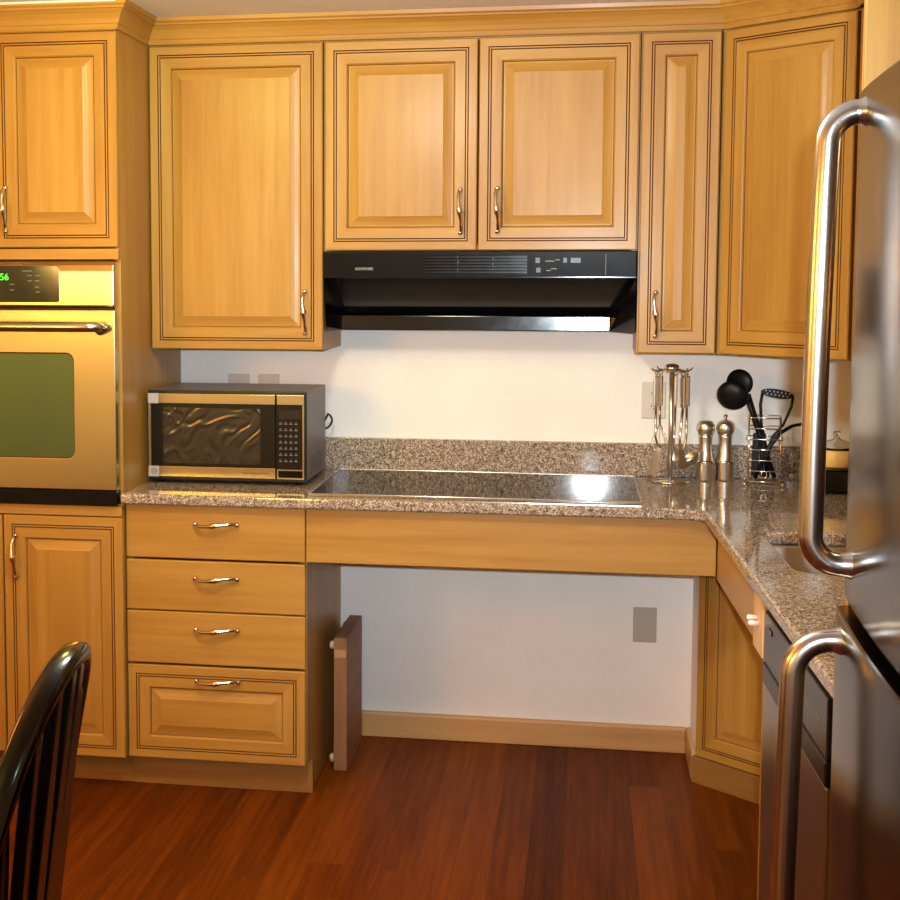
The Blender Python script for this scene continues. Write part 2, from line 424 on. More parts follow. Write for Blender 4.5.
# ------------------------------------------------------------------ the room
XR, XL, YB, ZC = 1.777, -3.1, -6.4, 2.265
struct(MB().box(XL - .1, XR + .1, YB - .1, .1, -.1, 0).build('floor', floor_m))
struct(MB().box(XL - .1, XR + .1, YB - .1, .1, ZC, ZC + .1).build('ceiling', ceil_m))
struct(MB().box(XL - .1, XR + .1, 0, .1, 0, ZC).build('wall_back', wall_m))
struct(MB().box(XR, XR + .1, YB, 0, 0, ZC).build('wall_right', wall_m))
struct(MB().box(XL - .1, XL, YB, 0, 0, ZC).build('wall_left', wall_m))
struct(MB().box(XL - .1, XR + .1, YB - .1, YB, 0, ZC).build('wall_front', wall_m))
struct(MB().box(1.117, 1.121, -.246, 0, 0, .846).build('wall_corner', wall_m))
def baseboard(name, pts): return struct(MB().prism(pts[0], *pts[1:]).build(name, basewood, bevel=.003))
bp_ = [(0, 0), (-.014, 0), (-.014, .074), (-.009, .084), (0, .084)]
baseboard('baseboard_back', (bp_, 'x', .001, 1.1025))
struct(MB().prism([(1.117, 0), (1.103, 0), (1.103, .074), (1.108, .084), (1.117, .084)], 'y', -.243, 0).build('baseboard_corner', basewood, bevel=.002))

# ------------------------------------------------------------------ oven cabinet (tall)
PX0, PX1, PY = -1.275, -.5355, -.63
off = (-.905, -.3, 0)
oc = thing('oven_cabinet', 'tall maple cabinet at left housing the stainless oven, doors above and below it', 'cabinet', off)
cb = MB(); F = PY + .0215
cb.box(PX0, PX0 + .019, F, 0, .095, 2.2); cb.box(PX1 - .019, PX1, F, 0, .095, 2.2)
cb.box(PX0 + .019, PX1 - .019, -.012, 0, .095, 2.2)
for z0, z1 in ((.095, .115), (.80, .838), (1.552, 1.578), (2.17, 2.2)): cb.box(PX0 + .019, PX1 - .019, F, -.012, z0, z1)
cb.build('carcass', maple_v, oc, off)
for z0, z1 in ((.811, .8395), (1.549, 1.579), (2.188, 2.1995)): MB().box(PX0, PX1, PY + .001, F - .0005, z0, z1).build('face_rail', maple_h, oc, off, .001)
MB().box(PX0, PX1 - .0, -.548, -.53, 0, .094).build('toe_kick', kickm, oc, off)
for i, (a, b) in enumerate(((PX0, -.9065), (-.9035, PX1 + .001))):
    d = panel_door('door', oc, a + .001, b - .001, 1.583, 2.1865, PY, off)
    handle(d, (-.868 if i else -.945) - off[0], PY - off[1], 1.691, True)
for i, (a, b) in enumerate(((PX0, -.9), (-.897, PX1 + .003))):
    d = panel_door('door', oc, a + .001, b - .001, .0975, .807, PY, off)
    handle(d, (-.857 if i else -.94) - off[0], PY - off[1], .686, True)

# wall oven
ov = thing('wall_oven', 'stainless steel wall oven with black control panel, built into the tall cabinet', 'oven', (-.905, -.3, .84))
off = (-.905, -.3, .84); OX0, OX1 = -1.268, -.542
MB().box(PX0 + .022, PX1 - .022, -.608, -.05, .842, 1.547).build('oven_body', fridge_side, ov, off)
# control fascia with softly rolled top
pf = [(-.609, 1.412), (-.648, 1.412), (-.652, 1.42), (-.652, 1.515), (-.648, 1.532), (-.638, 1.542), (-.622, 1.546), (-.609, 1.546)]
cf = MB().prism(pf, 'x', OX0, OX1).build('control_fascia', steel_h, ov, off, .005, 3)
cp = MB().add(*swap(slab(rrect(-1.106, -.704, 1.427, 1.531, .009), [], -.6545, -.6495), 'acb')).build('control_panel', panel_glass, ov, off, .001)
text('clock_digits', '56', .027, (-.868 + .905, -.6552 + .3, 1.498 - .84), (PI / 2, 0, 0), green_led, cp)
mk = MB()
for x, z, w in ((-.799, 1.516, .03), (-.792, 1.503, .014), (-.767, 1.503, .014), (-.792, 1.488, .012), (-.770, 1.488, .014), (-.845, 1.478, .014), (-.77, 1.47, .012), (-.845, 1.462, .012), (-.768, 1.456, .012)):
    MB().box(x - w / 2, x + w / 2, -.6550, -.6544, z - .0013, z + .0013).build('button_legend', grey_mark, cp, off)
# door with a rounded window
dr = MB()
dr.add(*swap(slab(rrect(OX0, OX1, .889, 1.406, .004), [rrect(-1.143, -.667, .980, 1.281, .022)], -.65, -.612), 'acb'))
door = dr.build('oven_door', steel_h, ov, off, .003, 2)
MB().add(*swap(slab(rrect(-1.142, -.668, .981, 1.280, .021), [], -.6465, -.62), 'acb')).build('window', oven_glass, door, off)
hb = MB(); hz = 1.359
hp = [(-1.222, -.652, hz - .012), (-1.238, -.67, hz - .004), (-1.232, -.688, hz), (-1.2, -.697, hz)] + [(-1.2 + .59 * k / 10, -.697 - .006 * math.sin(PI * k / 10), hz) for k in range(1, 10)] + [(-.61, -.697, hz), (-.58, -.690, hz), (-.571, -.672, hz - .003), (-.586, -.652, hz - .012)]
hb.tube(hp, .0145, 14)
hb.build('oven_handle', steel_bar, door, off)
MB().box(OX0, OX1 - .001, -.647, -.609, .8465, .8865).build('vent_trim', black_satin, ov, off, .002)
struct(MB().box(XL + .001, -.52, -.675, -.60, ZC - .006, ZC - .0005).build('trim_1', white_m))

# ------------------------------------------------------------------ upper cabinets
UY = -.337
def upper(name, label, x0, x1, z0, doors, hands, z1=2.1865):
    off = ((x0 + x1) / 2, -.16, z0)
    t = thing(name, label, 'cabinet', off, group=None)
    c = MB(); g = .0012
    c.box(x0 + g, x0 + .018, UY + .0215, -.003, z0, 2.2); c.box(x1 - .018, x1 - g, UY + .0215, -.003, z0, 2.2)
    c.box(x0 + .018, x1 - .018, UY + .0215, -.003, z0 + .004, z0 + .02); c.box(x0 + .018, x1 - .018, UY + .0215, -.003, 2.182, 2.2); c.box(x0 + .018, x1 - .018, -.02, -.003, z0 + .02, 2.182)
    c.build('carcass', maple_v, t, off)
    for (a, b), (hx, hz) in zip(doors, hands):
        d = panel_door('door', t, a, b, z0 + .002, z1, UY, off)
        handle(d, hx - off[0], UY - off[1], hz - off[2], True)
    return t
upper('upper_cabinet', 'single-door maple wall cabinet hanging above the microwave', -.534, 0.0, 1.279, [(-.530, -.0005)], [(-.053, 1.394)])
upper('upper_cabinet', 'short two-door maple wall cabinet directly above the black range hood', 0.0, .917, 1.575, [(.0065, .4555), (.4600, .9130)], [(.408, 1.690), (.515, 1.693)])
upper('upper_cabinet', 'narrow tall single-door maple wall cabinet right of the range hood', .917, 1.1405, 1.279, [(.9215, 1.137)], [(.969, 1.393)])
# diagonal corner wall cabinet
A, B = Vector((1.143, -.337, 0)), Vector((1.455, -.610, 0)); ud = (B - A).normalized(); LD = (B - A).length; rz = math.atan2(ud.y, ud.x)
dg_ = thing('corner_cabinet', 'diagonal corner maple wall cabinet, half hidden behind the freezer handle', 'cabinet', (A.x, A.y, 1.279), rz)
Minv = Matrix.Rotation(-rz, 4, 'Z')
def toloc(p, base): q = Minv @ Vector((p[0] - base.x, p[1] - base.y, 0)); return (q.x, q.y)
nrm = Vector((ud.y, -ud.x, 0)); inn = -nrm * .0215
poly = [toloc(p, A) for p in ((A + inn + ud * .004), (B + inn - ud * .006), (XR - .002, -.607), (XR - .002, -.002), (1.1425, -.002), (1.1425, -.315))]
MB().prism(poly, 'z', 0, .921).build('carcass', maple_v, dg_, bevel=.001)
panel_door('door', dg_, .006, LD - .006, .002, .9075, 0)
# wall cabinet on the right wall
th = .02
rwc = thing('side_cabinet', 'maple wall cabinet edge on the right wall, between corner cabinet and refrigerator panel', 'cabinet', (1.457, -.614, 1.279), -PI / 2)
MB().box(0, 1.6, .0215, .318, 0, .921).build('carcass', maple_v, rwc, bevel=.001)
panel_door('door', rwc, .012, .795, .002, .9075, 0); panel_door('door', rwc, .8, 1.59, .002, .9075, 0)

# crown moulding along the cabinet tops
path = [(PX0 - .0, -.63), (-.5355, -.63), (-.5355, -.337), (1.143, -.337), (1.455, -.610), (1.457, -2.2)]
prof = [(.0008, 2.190), (.006, 2.190), (.008, 2.196), (.010, 2.203), (.013, 2.206), (.017, 2.217), (.024, 2.231), (.033, 2.242), (.037, 2.244), (.037, 2.249), (.043, 2.254), (.045, 2.2645), (.0008, 2.2645)]
cm = MB(); rows = []
for i, p in enumerate(path):
    P = Vector(p); ns = []
    if i > 0: d = (P - Vector(path[i - 1])).normalized(); ns.append(Vector((d.y, -d.x)))
    if i < len(path) - 1: d = (Vector(path[i + 1]) - P).normalized(); ns.append(Vector((d.y, -d.x)))
    n = ns[0] if len(ns) == 1 else (ns[0] + ns[1]) / (1 + ns[0].dot(ns[1]))
    rows.append([(P.x + n.x * o, P.y + n.y * o, z) for o, z in prof])
m = len(prof); V = [q for r in rows for q in r]; Fs = []; Ms = []
for i in range(len(path) - 1):
    ax_ = abs(path[i + 1][0] - path[i][0]) > abs(path[i + 1][1] - path[i][1])
    for k in range(m): Fs.append((i * m + k, (i + 1) * m + k, (i + 1) * m + (k + 1) % m, i * m + (k + 1) % m)); Ms.append(0 if ax_ else 1)
Fs += [tuple(range(m)), tuple(range(len(V) - 1, len(V) - m - 1, -1))]; Ms += [0, 0]
cm.add(V, Fs, Ms)
tag(cm.build('crown_molding', [maple_h, maple_y, glaze]), 'stepped maple crown molding running along the tops of the wall cabinets', 'molding')

# ------------------------------------------------------------------ range hood
off = (.458, -.17, 1.335)
rh = thing('range_hood', 'black under-cabinet range hood with vent grille and rocker switches', 'range hood', off)
hx0, hx1 = .004, .913
b = MB(); b.prism([(-.358, 1.5735), (-.002, 1.5735), (-.002, 1.496), (-.351, 1.496)], 'x', hx0, hx1); b.build('canopy', black_satin, rh, off, .002)
band = lambda z: -.351 - .007 * (z - 1.496) / .0775
sk = MB()
T = [(hx0, -.346, 1.4955), (hx1, -.346, 1.4955), (.842, -.16, 1.380), (.030, -.16, 1.380)]
bo = [(.030, -.168, 1.337), (.842, -.168, 1.337)]
sk.add(T + bo + [(hx0, -.30, 1.337), (hx1, -.30, 1.337), (hx0, -.005, 1.337), (hx1, -.005, 1.337), (hx0, -.005, 1.4955), (hx1, -.005, 1.4955)],
       [(0, 1, 2, 3), (3, 2, 5, 4), (0, 3, 4, 6), (1, 7, 5, 2), (6, 4, 5, 7, 9, 8), (0, 6, 8, 10), (1, 11, 9, 7), (8, 9, 11, 10), (0, 10, 11, 1)])
sk.build('tapered_body', black_gloss, rh, off)
MB().prism([(-.1705, 1.3785), (-.1685, 1.3785), (-.1685, 1.339), (-.1718, 1.339)], 'x', .030, .842).build('lip_trim', black_lip, rh, off)
MB().box(hx0, hx1, -.356, -.3525, 1.4965, 1.501).build('edge_trim', black_gloss, rh, off, .001)
gr = MB(); gr.box(.304, .604, -.3572, -.3518, 1.508, 1.562)
for k in range(6): gr.box(.306, .602, -.3592, -.3522, 1.5115 + k * .0088, 1.5145 + k * .0088, 1)
for x in (.402, .504): gr.box(x - .0012, x + .0012, -.3598, -.3522, 1.508, 1.562)
gr.build('vent_grille', [black_gloss, black_satin], rh, off)
ct = MB().prism([(band(1.565) - .0008, 1.565), (-.3505, 1.565), (-.3505, 1.5035), (band(1.5035) - .0008, 1.5035)], 'x', .606, .826).build('control_plate', black_satin, rh, off)
for x, z, w, h in ((.634, 1.547, .014, .017), (.636, 1.519, .014, .015), (.712, 1.547, .012, .016), (.742, 1.547, .03, .016)):
    MB().box(x - w / 2, x + w / 2, band(z) - .004, band(z) - .0004, z - h / 2, z + h / 2).build('rocker_switch', blue_btn, ct, off, .001)
mk = MB()
for x, z, w in ((.668, 1.545, .026), (.69, 1.5485, .012), (.665, 1.518, .012), (.68, 1.523, .016)): MB().box(x - w / 2, x + w / 2, band(z) - .0014, band(z) - .0006, z - .0009, z + .0009).build('switch_legend', light_mark, ct, off)
MB().box(.826, .8278, -.3588, -.3522, 1.5035, 1.565).build('plate_edge', grey_mark, rh, off)
text('maker_name', 'KENMORE', .0115, (.127 - off[0], band(1.5225) - .0008 - off[1], 1.5225 - off[2]), (PI / 2 + .09, 0, 0), light_mark, rh)
MB().box(.078, .0792, -.3585, -.3521, 1.4985, 1.571).build('seam_line', black_gloss, rh, off)

# ------------------------------------------------------------------ drawer base
DX0, DX1, DY = -.5330, -.0015, -.605
off = (-.267, -.3, 0)
db = thing('drawer_cabinet', 'maple drawer base under the microwave counter, four drawers with bow handles', 'cabinet', off)
c = MB(); c.box(DX0, DX0 + .018, DY + .0215, -.002, .095, .8465); c.prism([(DY + .0215, .095), (-.531, .095), (-.531, 0), (-.002, 0), (-.002, .8465), (DY + .0215, .8465)], 'x', DX1 - .018, DX1); c.box(DX0 + .018, DX1 - .018, -.02, -.002, .095, .8465)
for z in (.095, .8275): c.box(DX0 + .018, DX1 - .018, DY + .0215, -.02, z, z + .019)
c.build('carcass', maple_v, db, off)
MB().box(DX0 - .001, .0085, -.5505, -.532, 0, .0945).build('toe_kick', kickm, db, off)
for z0, z1 in ((.6905, .8455), (.5375, .684), (.3805, .5335)):
    d = slab_front('drawer', db, DX0 + .0015, DX1 - .001, z0, z1, DY, off)
    handle(d, -.2615 - off[0], DY - off[1], {.6905: .793, .5375: .6355, .3805: .486}[z0], False)
d = panel_door('drawer', db, DX0 + .0015, DX1 - .001, .0955, .3735, DY, off, True)
handle(d, -.2595 - off[0], DY - off[1], .335, False)

# ------------------------------------------------------------------ counter, backsplash, cooktop, aprons
edgeR = lambda y: 1.090 + .039 * (-.68 - y)
YF = -2.375
outer = fillet([(-.5345, -.638), (edgeR(-.638), -.638), (edgeR(YF), YF), (XR - .001, YF), (XR - .001, -.001), (-.5345, -.001)], [0, .055, 0, 0, 0, 0], 8)
sinkhole = fillet([(1.204, -.955), (1.64, -.955), (1.64, -1.455), (1.220, -1.455)], [.025, .05, .07, .07], 6)
v, f = round_slab(outer, [sinkhole], .849, .880, .008)
ctp = MB().add(v, f).build('countertop', granite)
tag(ctp, 'speckled brown granite L-shaped countertop with a polished rounded edge', 'countertop')
bs = MB().box(-.5345, XR - .024, -.0215, -.001, .8805, .983).build('backsplash', granite, bevel=.002)
tag(bs, 'low speckled granite backsplash strip along the back wall behind the cooktop', 'backsplash')
bs = MB().box(XR - .0225, XR - .001, -2.37, -.001, .8805, .983).build('backsplash', granite, bevel=.002)
tag(bs, 'low granite backsplash strip on the right wall behind the sink', 'backsplash')
# cooktop
off = (.467, -.325, .8805)
ck = thing('cooktop', 'wide flat black glass cooktop with thin steel edge set on the granite', 'cooktop', off)
MB().box(.010, .926, -.588, -.066, .8808, .8865).build('glass', dark_glass, ck, off, .0015)
MB().box(.006, .930, -.5925, -.5885, .8808, .8885).build('edge_trim', chrome, ck, off, .001)
MB().box(.006, .930, -.0655, -.0615, .8808, .8885).build('edge_trim', chrome, ck, off, .001)
MB().box(.0055, .0095, -.588, -.066, .8808, .8885).build('edge_trim', chrome, ck, off, .001)
MB().box(.9265, .9305, -.588, -.066, .8808, .8885).build('edge_trim', chrome, ck, off, .001)
ring = MB()
for x, y, r in ((.2, -.2, .08), (.2, -.45, .1), (.72, -.2, .1), (.72, -.45, .075), (.46, -.33, .07)):
    n = 48; vs = []; fs = []
    for k in range(n):
        a = 2 * PI * k / n; vs += [(x + (r - .0012) * math.cos(a), y + (r - .0012) * math.sin(a), .88655), (x + r * math.cos(a), y + r * math.sin(a), .88655)]
    for k in range(n): fs.append((2 * k, 2 * k + 1, (2 * k + 3) % (2 * n), (2 * k + 2) % (2 * n)))
    ring.add(vs, fs)
ring.build('burner_rings', plain('burner ring print', (40, 38, 38), .3), ck, off)
# aprons
ap = MB().box(.0005, 1.129, -.605, -.585, .692, .8475).build('apron_panel', maple_h, bevel=.002)
tag(ap, 'long plain maple apron panel under the cooktop, over the open knee space', 'apron panel')
RZ = -PI / 2 + .039
def right_thing(name, label, cat, group=None): return thing(name, label, cat, (1.1315, -.6065, 0), RZ, group)
ra = right_thing('apron_panel', 'maple apron panel under the sink counter, turning the corner toward the dishwasher', 'apron panel')
MB().box(-.0, .652, .0005, .020, .684, .8475).build('panel', maple_h, ra, bevel=.0015)
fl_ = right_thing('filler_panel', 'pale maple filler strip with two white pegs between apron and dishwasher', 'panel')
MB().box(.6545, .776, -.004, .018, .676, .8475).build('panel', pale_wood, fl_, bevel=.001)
for a, z in ((.700, .748), (.724, .741)):
    MB().lathe([(0, 0), (.0055, 0), (.0065, .018), (.005, .022), (0, .022)], (a, -.004, z), 12, 0, Matrix.Rotation(PI / 2, 4, 'X')).build('peg', white_plastic, fl_)
ep = right_thing('end_panel', 'thin maple end panel standing between knee space and dishwasher', 'panel')
MB().box(.777, .799, -.001, .022, 0, .8475).box(.777, .799, .022, .60, 0, .655).build('panel', maple_v, ep, bevel=.001)

# sink
off = (1.42, -1.20, .69)
sk_ = thing('sink', 'stainless undermount sink bowl set into the granite by the refrigerator', 'sink', off)
mb = MB(); lo = []
hole = fillet([(1.200, -.951), (1.644, -.951), (1.644, -1.459), (1.216, -1.459)], [.03, .055, .075, .075], 6)
cx, cy = 1.428, -1.205
loops = [[(cx + (x - cx) * s, cy + (y - cy) * s, z) for x, y in hole] for s, z in ((1.06, .8482), (1.0, .8482), (.985, .84), (.95, .72), (.90, .70), (.1, .695), (.1, .685), (.95, .69), (1.01, .72), (1.06, .846))]
n = len(hole); V = [p for l in loops for p in l]
mb.add(V, [(i * n + k, i * n + (k + 1) % n, ((i + 1) % len(loops)) * n + (k + 1) % n, ((i + 1) % len(loops)) * n + k) for i in range(len(loops)) for k in range(n)], 0, True)
mb.build('bowl', sinksteel, sk_, off)
MB().lathe([(.0, .6955), (.03, .6955), (.042, .6985), (.045, .697), (.045, .688), (0, .688)], (cx, cy, 0), 24).build('drain', chrome, sk_, off)

# diagonal sink base in the corner
A2 = Vector((1.104, -.263, 0)); th2 = math.atan2(-.151, .17); u2 = Vector((math.cos(th2), math.sin(th2), 0)); n2 = Vector((u2.y, -u2.x, 0))
sb = thing('sink_base_cabinet', 'angled maple base cabinet at the back of the corner knee space', 'cabinet', tuple(A2), th2)
Minv = Matrix.Rotation(-th2, 4, 'Z')
inn = -n2 * .0215
poly = [toloc(p, A2) for p in (A2 + inn + u2 * .012, A2 + inn + u2 * .85, (XR - .003, -.85), (XR - .003, -.55), (1.45, -.25), (1.128, -.25))]
MB().prism(poly, 'z', .001, .66).build('carcass', maple_v, sb, bevel=.001)
panel_door('door', sb, .010, .440, .081, .72, 0); panel_door('door', sb, .4425, .86, .081, .72, 0)
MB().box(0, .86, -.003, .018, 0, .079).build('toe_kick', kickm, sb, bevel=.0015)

# ------------------------------------------------------------------ dishwasher
dw = right_thing('dishwasher', 'stainless dishwasher with black control strip, under the counter beside the refrigerator', 'dishwasher')
MB().box(.803, 1.45, .03, .58, .06, .68).build('body', fridge_side, dw)
MB().box(.803, 1.45, -.003, .029, .09, .632).build('door', steel_dw, dw, bevel=.003)
MB().box(.803, 1.45, -.004, .029, .679, .789).build('control_panel', dw_black, dw, bevel=.003)
MB().box(.803, 1.45, -.006, .029, .6335, .6775).build('handle_strip', dw_black2, dw, bevel=.003)
mk = MB()
for k in range(5): MB().box(1.19 + k * .045, 1.212 + k * .045, -.0046, -.0038, .733, .735).build('button_legend', grey_mark, dw)
MB().box(.86, .90, -.0062, -.0038, .755, .765).build('latch', black_gloss, dw, bevel=.001)

# ------------------------------------------------------------------ refrigerator and its side panel
sp_ = MB().box(1.149, XR - .002, -2.408, -2.388, 0, 2.2).build('tall_panel', maple_v, bevel=.001)
tag(sp_, 'tall flat maple side panel rising behind and above the refrigerator', 'panel')
FY0, FY1 = -3.18, -2.42; off = (1.45, -2.8, 0)
fg = thing('refrigerator', 'large stainless top-freezer refrigerator with tubular handles, filling the right foreground', 'refrigerator', off)
MB().box(1.215, XR - .012, FY0 + .004, FY1 - .004, .03, 1.735).build('cabinet', fridge_side, fg, off, .004)
def fdoor(name, z0, z1, dx=0):
    pts = []; n = 14; bulge = .012
    for k in range(n + 1):
        t = k / n; y = FY1 + (FY0 - FY1) * t
        e = min(t, 1 - t) * (FY1 - FY0)
        rnd = .014 * (1 - math.sqrt(max(0, 1 - (1 - min(1, e / .014)) ** 2))) if e < .014 else 0
        pts.append((1.139 + rnd - bulge * (1 - (2 * t - 1) ** 2), y))
    fine = []
    for k in range(6):
        a = PI / 2 * k / 5; fine.append((1.139 + .014 * (1 - math.sin(a)), FY1 - .014 * (1 - math.cos(a))))
    pts = fine + [(x, y) for x, y in pts if FY0 + .014 < y < FY1 - .014] + [(x, FY0 + FY1 - y) for x, y in reversed(fine)]
    pts += [(1.206, FY0), (1.206, FY1)]
    pts = [(x + dx if x < 1.2 else x, y) for x, y in pts]
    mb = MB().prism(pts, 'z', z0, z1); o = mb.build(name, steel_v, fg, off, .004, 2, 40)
    for p in o.data.polygons: p.use_smooth = abs(p.normal.z) < .5 and p.normal.x < .2
    return o
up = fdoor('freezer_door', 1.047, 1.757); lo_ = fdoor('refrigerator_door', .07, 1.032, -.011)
MB().box(1.18, 1.214, FY0 + .01, FY1 - .01, 1.033, 1.046).build('gasket', gasket, fg, off)
MB().box(1.2065, 1.2145, FY0 + .006, FY1 - .006, .1, 1.73).build('door_seal', gasket, fg, off)
MB().box(1.16, 1.2, FY0 + .02, FY1 - .02, .005, .066).build('toe_grille', black_plastic, fg, off)
def fhandle(par, z0, z1, xs, xd, lean, R_, y=-2.503):
    r = .0168
    X = lambda z: xs + lean * (z1 - z)
    prof_ = [(xd + .008, 1.34), (xd + .002, 1.24), (xd - .004, 1.1)]
    pts = [(x, y, z1) for x, _ in prof_]; rr = [r * k for _, k in prof_]
    x1 = X(z1); x0 = X(z0)
    for k in range(9): pts.append((x1 + R_ - R_ * math.sin(PI / 2 * k / 8), y, z1 - R_ + R_ * math.cos(PI / 2 * k / 8))); rr.append(r)
    for k in range(1, 8):
        z = z1 - R_ + (z0 - z1 + 2 * R_) * k / 8; pts.append((X(z) - .002 * math.sin(PI * k / 8), y, z)); rr.append(r)
    for k in range(9): pts.append((x0 + R_ - R_ * math.cos(PI / 2 * k / 8), y, z0 + R_ - R_ * math.sin(PI / 2 * k / 8))); rr.append(r)
    pts += [(x, y, z0) for x, _ in reversed(prof_)]; rr += [r * k for _, k in reversed(prof_)]
    h = MB().tube(pts, rr, 22).build('door_handle', steel_bar, par, off)
fhandle(up, 1.106, 1.722, 1.088, 1.134, -.014, .040); fhandle(lo_, .30, 1.000, 1.061, 1.122, -.010, .050)

# ------------------------------------------------------------------ microwave
off = (-.27, -.255, .8805); MX0, MX1, MF, MBk, MZ0, MZ1 = -.521, -.036, -.424, -.092, .893, 1.160
mw = thing('microwave', 'compact stainless and black countertop microwave standing beside the oven cabinet', 'microwave', off)
MB().box(MX0, MX1, MF + .022, MBk, MZ0, MZ1).build('case', mw_case, mw, off, .004)
sl = MB()
for k in range(7): sl.box(MX1 - .0008, MX1 + .0004, -.36, -.16, .91 + k * .008, .9125 + k * .008)
sl.build('side_vents', black_plastic, mw, off)
MB().box(MX0 - .001, MX1 + .001, MF + .012, MF + .0215, MZ0 - .003, MZ1 + .001).build('front_bezel', black_plastic, mw, off, .003)
DXE = -.126
md = MB().box(MX0 + .004, DXE, MF, MF + .0115, .900, 1.153).build('door', mw_glass, mw, off, .002)
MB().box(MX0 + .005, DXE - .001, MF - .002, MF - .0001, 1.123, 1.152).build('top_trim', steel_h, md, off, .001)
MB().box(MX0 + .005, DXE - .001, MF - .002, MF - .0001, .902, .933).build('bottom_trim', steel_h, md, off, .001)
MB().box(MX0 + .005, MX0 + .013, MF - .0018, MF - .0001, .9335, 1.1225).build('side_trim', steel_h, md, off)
for z0, z1 in ((1.1225, 1.1525), (.9015, .9335)): MB().box(MX0 + .0045, MX0 + .037, MF - .0028, MF - .0021, z0, z1).build('corner_film', film, md, off)
MB().add(*swap(slab(rrect(-.470, -.172, .943, 1.110, .006), [], MF - .0011, MF - .0001), 'acb')).build('window', mw_mesh, md, off)
# badge and lettering
M = Matrix.Rotation(PI / 2, 4, 'X')
MB().lathe([(.0068, 0), (.0082, 0), (.0082, .0008), (.0068, .0008), (.0068, 0)], (MX0 + .022, MF - .0029, .918), 28, 0, M).build('badge_ring', plain('badge grey', (70, 68, 74), .4), md, off)
text('badge_letters', 'GE', .009, (MX0 + .022 - off[0], MF - .0032 - off[1], .918 - off[2]), (PI / 2, 0, 0), plain('badge letter grey', (70, 68, 74), .4), md)
text('maker_line', 'Sensor Microwave Oven', .0078, (-.186 - off[0], MF - .0024 - off[1], .918 - off[2]), (PI / 2, 0, 0), plain('badge letter black', (40, 36, 34), .4), md)
pn = MB().box(DXE + .0025, MX1 - .003, MF + .0005, MF + .0115, .900, 1.153).build('keypad_panel', mw_glass, mw, off, .002)
MB().box(DXE + .004, MX1 - .004, MF - .0015, MF + .0004, 1.123, 1.152).build('top_trim', steel_h, pn, off, .001)
fr = MB()
X0, X1 = DXE + .004, MX1 - .004
fr.box(X0, X1, MF - .0015, MF + .0004, .902, .906); fr.box(X0, X1, MF - .0015, MF + .0004, .927, .931); fr.box(X0, X0 + .004, MF - .0015, MF + .0004, .906, .927); fr.box(X1 - .005, X1, MF - .0015, MF + .0004, .906, .927); fr.box(X1 - .005, X1, MF - .0014, MF + .0004, .931, 1.123)
fr.build('button_frame', steel_h, pn, off)
MB().box(X0 + .0045, X1 - .0055, MF - .001, MF + .0004, .9065, .9265).build('open_button', black_gloss, pn, off)
ky = MB()
for r in range(7):
    for cidx in range(4):
        x = X0 + .011 + cidx * .0155; z = 1.066 - r * .0185
        ky.box(x - .0045, x + .0045, MF - .0001, MF + .0004, z - .0016, z + .0016); ky.box(x - .0025, x + .0025, MF - .0001, MF + .0004, z + .0035, z + .0055)
ky.build('key_lettering', plain('keypad marks', (96, 92, 88), .5), pn, off)
MB().box(X0 + .006, X1 - .009, MF - .0002, MF + .0004, 1.081, 1.108).build('display', plain('display smoke', (38, 34, 32), .15), pn, off)
for x in (MX0 + .03, MX1 - .03):
    for y in (MF + .05, MBk - .04): MB().lathe([(0, .8803), (.012, .8803), (.013, .8925), (0, .8925)], (x, y, 0), 12).build('foot', black_plastic, mw, off)
crd = MB().tube([(MX1 - .02, MBk + .0, 1.03), (MX1 - .01, MBk + .02, 1.035)] + [(MX1 + .004 + .012 * math.sin(PI * k / 8), MBk + .03, 1.065 - .028 * k / 8 * 1.6) for k in range(9)] + [(MX1 - .02, MBk + .01, 1.012)], .0035, 8).build('power_cord', cord_m, mw, off)

# ------------------------------------------------------------------ plates on the wall
def plate(name, label, cat, x0, x1, z0, z1, mat, kind=None, group=None):
    off = ((x0 + x1) / 2, -.004, (z0 + z1) / 2)
    t = thing(name, label, cat, off, group=group)
    MB().box(x0, x1, -.006, -.0005, z0, z1).build('cover_plate', mat, t, off, .0022)
    cx = (x0 + x1) / 2; cz = (z0 + z1) / 2
    if kind == 'outlet':
        for s in (-1, 1):
            f = MB().add(*swap(slab(rrect(cx - .0165, cx + .0165, cz + s * .0195 - .014, cz + s * .0195 + .014, .008), [], -.0085, -.0061), 'acb')).build('socket', mat, t, off, .0008)
            q = MB()
            for dx in (-.006, .006): q.box(cx + dx - .0011, cx + dx + .0011, -.0088, -.0084, cz + s * .0195 - .002, cz + s * .0195 + .006)
            q.box(cx - .002, cx + .002, -.0088, -.0084, cz + s * .0195 - .009, cz + s * .0195 - .005)
            q.build('slots', black_plastic, f, off)
        scs = (0,)
    else: scs = (-.03, .03)
    for s in scs: MB().lathe([(0, .0015), (.003, .0015), (.0033, 0), (0, 0)], (cx, -.006, cz + s), 10, 0, M).build('screw', mat, t, off)
plate('outlet_plate', 'grey blank wall plate low in the open knee space under the cooktop', 'wall plate', .935, 1.007, .350, .462, plate_grey)
plate('power_outlet', 'beige double power outlet behind the hanging utensil stand', 'outlet', .949, 1.021, 1.060, 1.174, plate_m, 'outlet')
plate('switch_plate', 'left wall plate peeking over the microwave top', 'wall plate', -.375, -.303, 1.071, 1.184, plate_m)
plate('switch_plate', 'right wall plate peeking over the microwave top', 'wall plate', -.275, -.2045, 1.071, 1.184, plate_m)

